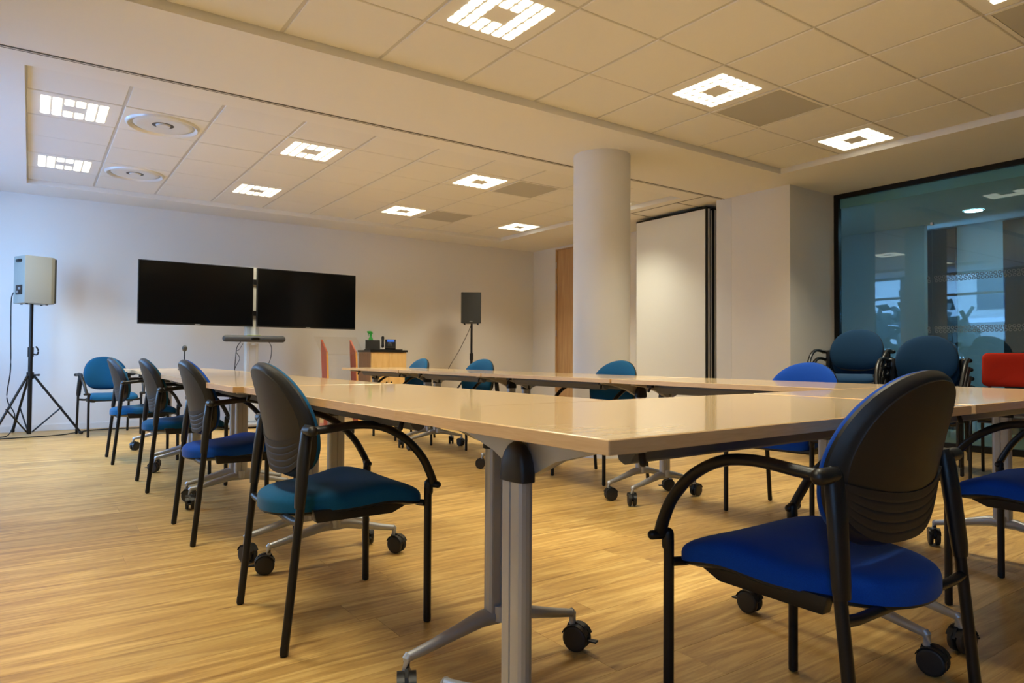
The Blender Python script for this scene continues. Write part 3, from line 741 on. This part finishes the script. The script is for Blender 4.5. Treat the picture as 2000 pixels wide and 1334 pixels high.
# red visitor chair
e = empty('visitor_chair', (5.72, 1.92, 0), D(192), 'red upholstered visitor chair on a black frame at the right edge', 'chair')
def slab(bm, outline, x0, x1, bul): 
    pass
ro = []
for q in range(4):
    for s_ in range(0, 91, 15):
        an = math.radians(q*90+s_); cx = 0.20*(1 if q in (0, 3) else -1); cz = 0.085*(1 if q in (0, 1) else -1)
        ro.append((cx+0.04*math.cos(an), 0.785+cz+0.04*math.sin(an)))
b = disc(ro, (0, 0.785), RR, 0, lambda r, y, z: -0.20-0.12*(z-0.66)+0.5*y*y+0.028*(1-r**6)**0.5, lambda r, y, z: -0.205-0.12*(z-0.66)+0.5*y*y-0.028*(1-r**6)**0.5)
obj('back_cushion', b, M['red'], e, True, 60)
b = bmesh.new(); box(b, -0.21, 0.23, -0.23, 0.23, 0.43, 0.48, bev=0.02, seg=3); obj('seat_cushion', b, M['plast'], e, True)
b = bmesh.new(); box(b, -0.20, 0.21, -0.21, 0.21, 0.415, 0.43, bev=0.004); obj('seat_pan', b, M['plast'], e)
for s in (-1, 1):
    b = bmesh.new(); tube(b, catmull([(-0.215, s*0.19, 0.74), (-0.205, s*0.20, 0.60), (-0.19, s*0.235, 0.46), (-0.23, s*0.245, 0.2), (-0.27, s*0.25, 0.012)], 5), 0.011, 10); obj('leg', b, M['black'], e, True)
    b = bmesh.new(); tube(b, catmull([(0.24, s*0.25, 0.012), (0.22, s*0.25, 0.35), (0.20, s*0.25, 0.43)], 5), 0.011, 10); obj('leg', b, M['black'], e, True)
    b = bmesh.new(); tube(b, [(0.20, s*0.25, 0.425), (-0.19, s*0.24, 0.425)], 0.010, 10); obj('side_rail', b, M['black'], e, True)

# ------------------------------------------------------------------ twin screens on a stand
YS = 8.55
st = empty('screen_stand', (2.205, YS+0.13, 0), 0, 'pale floor stand with a thick column carrying the two black screens', 'stand')
b = bmesh.new(); box(b, -0.075, 0.075, -0.055, 0.055, 0.06, 1.93, bev=0.012, seg=3); obj('column', b, mat('stand_white', (0.66, 0.66, 0.62, 1), 0.4), st, True, 40)
b = bmesh.new(); box(b, -0.45, 0.45, -0.30, 0.16, 0.02, 0.06, bev=0.012); obj('base', b, M['alu'], st)
b = bmesh.new()
for x in (-0.036, 0.036): box(b, x-0.003, x+0.003, -0.058, -0.054, 0.07, 1.92)
obj('groove_strip', b, M['grid'], st)
for z in (1.37, 1.75):
    b = bmesh.new(); box(b, -0.85, 0.85, -0.085, -0.062, z-0.03, z+0.03); obj('mount_rail', b, M['black'], st)
b = bmesh.new(); box(b, -0.10, 0.10, -0.22, -0.06, 1.005, 1.018); box(b, -0.012, 0.012, -0.2, -0.06, 0.985, 1.005); box(b, -0.21, -0.12, -0.16, -0.15, 0.975, 0.981); box(b, 0.13, 0.20, -0.16, -0.15, 0.975, 0.981); obj('shelf_bracket', b, M['white'], st)
for k, (x0, x1) in enumerate(((0.960, 2.190), (2.233, 3.487))):
    t = empty('television', ((x0+x1)/2, YS, 1.205), 0, ['large black flat screen, the left one of the pair', 'large black flat screen, the right one of the pair'][k], 'television', 'twin flat screens')
    hw = (x1-x0)/2; hz = 0.712
    obj('housing', bx(-hw, hw, 0.0, 0.045, 0, hz, bev=0.003), M['plast'], t)
    obj('screen', bx(-hw+0.009, hw-0.009, -0.003, 0.0, 0.018, hz-0.009), M['screen'], t)
    obj('rear_box', bx(-0.3, 0.3, 0.045, 0.065, 0.1, hz-0.2, bev=0.004), M['plast'], t)
    b = bmesh.new()
    for q in range(6): box(b, -0.03+q*0.010, -0.023+q*0.010, -0.0036, -0.0025, 0.004, 0.011)
    tag(obj('badge', b, M['grid'], t), 'tiny pale maker badge')
v = empty('video_bar', (2.185, YS-0.10, 1.018), 0, 'dark grey video conference bar with rounded ends under the screens', 'camera')
b = bmesh.new(); box(b, -0.36, 0.36, -0.045, 0.045, 0.0, 0.078, bev=0.034, seg=5); obj('body', b, M['grey'], v, True)
b = bmesh.new(); capsule(b, (-0.035, -0.040, 0.039), (0.035, -0.040, 0.039), 0.017, 14); obj('camera_window', b, M['screen'], v, True)
b = bmesh.new(); box(b, -0.085, 0.065, -0.028, 0.030, 0.0785, 0.085, bev=0.002); tag(obj('top_strip', b, mat('lime_strip', (0.55, 0.62, 0.25, 1), 0.5), v), 'pale lime strip on top')
b = bmesh.new(); tube(b, catmull([(2.03, YS-0.09, 1.02), (1.985, YS-0.1, 0.95), (1.97, YS-0.1, 0.80), (1.965, YS-0.05, 0.55), (1.93, YS, 0.3), (1.95, YS-0.1, 0.02)], 6), 0.0045, 8); tag(obj('cable', b, M['black'], None, True), 'thin black cable hanging from the left of the video bar', 'cable', 'cables under the video bar')
b = bmesh.new(); tube(b, catmull([(2.07, YS-0.03, 1.00), (2.03, YS-0.02, 0.93), (1.99, YS-0.05, 0.90), (2.03, YS-0.05, 0.82), (1.98, YS-0.02, 0.68), (1.96, YS, 0.4), (2.0, YS-0.1, 0.065)], 6), 0.0035, 8); tag(obj('cable', b, M['grey'], None, True), 'thin looping grey cable beside the stand column', 'cable', 'cables under the video bar')
b = bmesh.new(); tube(b, catmull([(2.36, YS-0.08, 1.02), (2.385, YS-0.1, 0.95), (2.375, YS-0.1, 0.83), (2.345, YS-0.08, 0.70), (2.33, YS-0.05, 0.4), (2.36, YS-0.1, 0.065)], 6), 0.004, 8); tag(obj('cable', b, M['black'], None, True), 'thin dark cable hanging from the right of the video bar', 'cable', 'cables under the video bar')

# ------------------------------------------------------------------ loudspeakers on tripods
def tripod(loc, h, ang, label, top_r=0.0175):
    t = empty('speaker_stand', loc, ang, label, 'speaker stand', 'tripod speaker stands')
    b = bmesh.new(); tube(b, [(0, 0, 0.02), (0, 0, h*0.66)], 0.021, 14); tube(b, [(0, 0, h*0.60), (0, 0, h+0.03)], top_r, 14); obj('pole', b, M['black'], t, True)
    b = bmesh.new(); tube(b, [(0, 0, 0.60), (0, 0, 0.67)], 0.034, 16); tube(b, [(0.03, 0, 0.64), (0.075, 0, 0.64)], 0.010, 10); capsule(b, (0.075, -0.018, 0.64), (0.075, 0.018, 0.64), 0.012); obj('collar', b, M['plast'], t, True)
    b = bmesh.new(); tube(b, [(0, 0, h*0.60), (0, 0, h*0.66+0.02)], 0.028, 16); tube(b, catmull([(0.025, 0, h*0.62), (0.06, 0, h*0.62), (0.065, 0, h*0.655), (0.045, 0, h*0.68)], 5), 0.008, 10); obj('clamp', b, M['plast'], t, True)
    for k in range(3):
        a = k*2*PI/3; c_, s_ = math.cos(a), math.sin(a)
        b = bmesh.new(); tube(b, [(0.035*c_, 0.035*s_, 0.63), (0.465*c_, 0.465*s_, 0.020)], 0.0125, 10); L = obj('leg', b, M['black'], t, True)
        b = bmesh.new(); capsule(b, (0.46*c_, 0.46*s_, 0.022), (0.475*c_, 0.475*s_, 0.018), 0.017); obj('rubber_foot', b, M['plast'], L, True)
        b = bmesh.new(); tube(b, [(0.025*c_, 0.025*s_, 0.04), (0.29*c_, 0.29*s_, 0.30)], 0.008, 8); obj('brace', b, M['black'], t, True)
    return t
sl = (0.004, 8.84, 0)
tripod(sl, 1.385, D(-12), 'black tripod stand at the far left carrying the pale loudspeaker')
e = empty('loudspeaker', (0.030, 8.84, 1.39), D(23), 'pale grey loudspeaker seen from the side, on the left tripod', 'loudspeaker')
b = bmesh.new()
fr, rb, dp = 0.155, 0.085, 0.15
poly = [(-dp, -0.125), (dp-0.055, -0.140), (dp-0.012, -0.118), (dp-0.012, 0.118), (dp-0.055, 0.140), (-dp, 0.125)]
prism(b, poly, 'z', 0, 0.495, bev=0.006); obj('cabinet', b, M['spk'], e, True, 30)
b = bmesh.new(); box(b, dp-0.012, dp+0.006, -0.116, 0.116, 0.012, 0.483, bev=0.004); obj('grille', b, M['spkgr'], e)
b = bmesh.new(); capsule(b, (-dp-0.001, -0.04, 0.445), (-dp-0.001, 0.04, 0.445), 0.018); obj('rear_handle', b, M['plast'], e, True)
b = bmesh.new(); box(b, -dp-0.006, -dp+0.002, -0.075, 0.06, 0.09, 0.19, bev=0.002); pn = obj('connector_panel', b, M['plast'], e)
b = bmesh.new(); box(b, -dp-0.010, -dp-0.006, -0.045, -0.005, 0.14, 0.165); box(b, -dp-0.012, -dp-0.006, 0.0, 0.03, 0.105, 0.13); obj('socket', b, M['alu'], pn)
for yy_ in (-0.06, 0.06):
    for xx in (-0.10, 0.09):
        b = bmesh.new(); tube(b, [(xx, yy_, 0.0), (xx, yy_, -0.010)], 0.012, 10); obj('rubber_foot', b, M['plast'], e, True)
b = bmesh.new(); tube(b, catmull([(-0.128, 8.93, 1.53), (-0.17, 8.9, 1.45), (-0.17, 8.86, 1.1), (-0.165, 8.85, 0.7), (-0.19, 8.86, 0.4), (-0.12, 8.84, 0.22), (-0.16, 8.80, 0.04), (-0.25, 8.75, 0.008), (-0.5, 8.70, 0.008)], 7), 0.0055, 8)
tag(obj('cable', b, M['black'], None, True), 'black cable dropping from the pale loudspeaker to the floor', 'cable')
b = bmesh.new(); tube(b, catmull([(-0.9, 8.66, 0.008), (-0.4, 8.60, 0.008), (0.0, 8.63, 0.008), (0.3, 8.72, 0.008), (0.55, 9.05, 0.008), (0.9, 9.10, 0.008), (1.3, 9.0, 0.008), (1.7, 9.05, 0.008), (2.1, 8.85, 0.008)], 7), 0.006, 8)
tag(obj('cable', b, M['black'], None, True), 'black cable lying along the floor at the foot of the back wall', 'cable')
sr = (5.42, 8.78, 0)
tripod(sr, 1.345, D(40), 'black tripod stand on the right carrying the dark loudspeaker', 0.0165)
e = empty('loudspeaker', (5.40, 8.76, 1.355), D(-90-33), 'dark loudspeaker with black grille facing the viewer, on the right tripod', 'loudspeaker')
b = bmesh.new(); prism(b, [(-0.13, -0.10), (0.12, -0.15), (0.12, 0.15), (-0.13, 0.10)], 'z', 0, 0.46, bev=0.006); obj('cabinet', b, M['plast'], e, True, 30)
b = bmesh.new(); box(b, 0.12, 0.132, -0.146, 0.146, 0.006, 0.454, bev=0.003); obj('grille', b, M['spkgr'], e)
b = bmesh.new(); box(b, 0.1325, 0.134, -0.022, 0.022, 0.025, 0.033); tag(obj('badge', b, M['grid'], e), 'tiny pale badge')
for yy_ in (-0.11, 0.11):
    for xx in (-0.09, 0.10):
        b = bmesh.new(); tube(b, [(xx, yy_*0.9, 0.0), (xx, yy_*0.9, -0.018)], 0.012, 10); obj('rubber_foot', b, M['plast'], e, True)
b = bmesh.new(); tube(b, catmull([(5.36, 8.70, 1.33), (5.30, 8.70, 1.2), (5.17, 8.72, 0.95), (5.02, 8.75, 0.7), (4.85, 8.8, 0.35), (4.7, 8.9, 0.008), (4.5, 9.1, 0.008)], 7), 0.005, 8)
tag(obj('cable', b, M['grey'], None, True), 'thin grey cable slanting down from the dark loudspeaker', 'cable')

# ------------------------------------------------------------------ lectern of two cherry side panels and acrylic
e = empty('lectern', (3.11, 8.10, 0), 0, 'lectern of two orange cherry side panels with clear acrylic top', 'lectern')
for s in (-1, 1):
    x = s*0.185
    b = bmesh.new(); prism(b, [(-0.17, 0.03), (0.0, 0.03), (0.125, 0.90), (0.135, 1.06), (-0.06, 0.905)], 'x', x-0.010, x+0.010)
    P_ = obj('side_panel', b, M['cherry'], e)
    b = bmesh.new(); box(b, x-0.0105, x+0.0105, -0.0035, 0.0, 0, math.hypot(0.11, 0.875), mtx=Matrix.Translation((0, -0.17, 0.03)) @ Matrix.Rotation(-math.atan2(0.11, 0.875), 4, 'X')); obj('edge_strip', b, M['cherry_e'], P_)
b = bmesh.new(); box(b, -0.30, 0.30, -0.24, 0.20, 0.0, 0.03, bev=0.004); obj('base', b, M['cherry'], e)
b = bmesh.new(); box(b, -0.27, 0.27, -0.21, 0.15, -0.004, 0.004, mtx=Matrix.Translation((0, 0.04, 1.0)) @ Matrix.Rotation(D(38), 4, 'X')); obj('acrylic_top', b, M['acryl'], e)
b = bmesh.new(); box(b, -0.17, 0.17, 0.005, 0.012, 0.30, 0.88, mtx=Matrix.Translation((0, 0.0, 0))); obj('acrylic_front', b, M['acryl'], e)

# ------------------------------------------------------------------ cabinet and what stands on it
cx0, cx1, cy0, cy1 = 3.80, 4.33, 8.75, 9.18
e = empty('cabinet', ((cx0+cx1)/2, (cy0+cy1)/2, 0), 0, 'light maple two-door cabinet with a black top against the back wall', 'cabinet')
hw, hd = (cx1-cx0)/2, (cy1-cy0)/2
obj('body', bx(-hw, hw, -hd+0.019, hd, 0.02, 0.915), wood('cabinet_side_shaded', srgb(150, 104, 62), srgb(170, 122, 76), (8, 8, 1.2), 0.45), e)  # sides browner than the doors: their shade is put into the wood colour
obj('cabinet_top', bx(-hw-0.015, hw+0.015, -hd-0.012, hd+0.01, 0.916, 0.945, bev=0.003), M['plast'], e)
obj('plinth', bx(-hw+0.02, hw-0.02, -hd+0.03, hd-0.02, 0.0, 0.02), M['black'], e)
for s in (-1, 1):
    b = bx(min(s*0.002, s*(hw-0.001)), max(s*0.002, s*(hw-0.001)), -hd, -hd+0.018, 0.03, 0.912, bev=0.0015); dr = obj('door', b, M['cab'], e)
    b = bmesh.new(); capsule(b, (s*0.035, -hd-0.015, 0.50), (s*0.035, -hd-0.003, 0.50), 0.010); obj('knob', b, M['black'], dr, True)
ct = 0.946
t = empty('desk_tray', (4.06, 8.95, ct), 0, 'flat black desk mat lying on the maple cabinet', 'desk mat'); b = bmesh.new(); box(b, -0.22, 0.24, -0.14, 0.14, 0, 0.012, bev=0.004); obj('mat', b, M['plast'], t)
t = empty('phone_case', (3.90, 8.93, ct+0.013), D(-20), 'black wedge-shaped box with pale edges on the cabinet', 'box')
b = bmesh.new(); prism(b, [(-0.02, 0), (0.10, 0), (0.10, 0.02), (0.03, 0.125), (0.012, 0.125)], 'x', -0.10, 0.10); obj('body', b, M['plast'], t)
b = bmesh.new()
for s in (-1, 1): box(b, s*0.101-0.002, s*0.101+0.002, -0.022, -0.016, 0, 0.125, mtx=Matrix.Rotation(-0.25, 4, 'X'))
obj('edge_trim', b, M['alu'], t)
t = empty('desk_phone', (4.13, 8.90, ct+0.013), D(-25), 'black desk phone with lit blue display on the cabinet', 'phone')
b = bmesh.new(); prism(b, [(-0.09, 0), (0.08, 0), (0.075, 0.13), (0.06, 0.14), (-0.09, 0.025)], 'x', -0.055, 0.095, bev=0.003); obj('body', b, M['plast'], t)
rot = Matrix.Translation((0, -0.09, 0.025)) @ Matrix.Rotation(math.atan2(0.115, 0.15), 4, 'X')
b = bmesh.new(); box(b, -0.025, 0.075, 0.125, 0.178, 0.0005, 0.003, mtx=rot); obj('display', b, M['lcd'], t)
for q in range(12):
    b = bmesh.new(); box(b, -0.015+(q % 3)*0.022, -0.001+(q % 3)*0.022, 0.03+(q//3)*0.02, 0.043+(q//3)*0.02, 0.0005, 0.004, mtx=rot); obj('key', b, M['alu'] if q == 10 else M['grey'], t)
b = bmesh.new(); tube(b, catmull([(-0.085, -0.075, 0.05), (-0.085, -0.05, 0.062), (-0.085, 0.04, 0.135), (-0.085, 0.075, 0.165)], 4), 0.014, 10, rx=0.018); capsule(b, (-0.085, -0.08, 0.035), (-0.085, -0.075, 0.05), 0.02); capsule(b, (-0.085, 0.066, 0.145), (-0.085, 0.074, 0.165), 0.021); obj('handset', b, M['plast'], t, True)
t = empty('spray_bottle', (3.93, 9.07, ct), D(200), 'green spray bottle with a trigger head behind the black box', 'bottle')
b = bmesh.new(); lathe(b, [(0.0, 0), (0.036, 0.0), (0.038, 0.01), (0.037, 0.12), (0.028, 0.165), (0.014, 0.19), (0.013, 0.205)], 20, cap=False); obj('bottle', b, M['green'], t, True)
b = bmesh.new(); lathe(b, [(0.0385, 0.03), (0.0385, 0.115)], 20, cap=False); obj('paper_label', b, M['white'], t, True)
b = bmesh.new(); lathe(b, [(0.017, 0.2), (0.017, 0.225)], 14); prism(b, [(-0.03, 0.225), (0.02, 0.225), (0.062, 0.245), (0.062, 0.262), (0.02, 0.268), (-0.02, 0.262)], 'y', -0.013, 0.013, bev=0.003); tube(b, [(0.035, 0, 0.24), (0.045, 0, 0.215), (0.038, 0, 0.195)], 0.006, 8); obj('trigger_head', b, M['green'], t, True, 40)

# microphone on the far table of the left row
t = empty('table_microphone', (1.09, 6.47, TH), 0, 'small black microphone on a thin stalk on the far left table', 'microphone')
b = bmesh.new(); lathe(b, [(0.05, 0), (0.05, 0.006), (0.02, 0.016), (0.006, 0.02)], 20); obj('base', b, M['black'], t, True)
b = bmesh.new(); tube(b, [(0, 0, 0.015), (0, 0, 0.17)], 0.0045, 8); obj('stalk', b, M['black'], t, True)
b = bmesh.new(); lathe(b, [(0.006, 0.155), (0.016, 0.165), (0.022, 0.182), (0.020, 0.198), (0.010, 0.208), (0.0, 0.21)], 16); obj('foam_head', b, M['grey'], t, True)
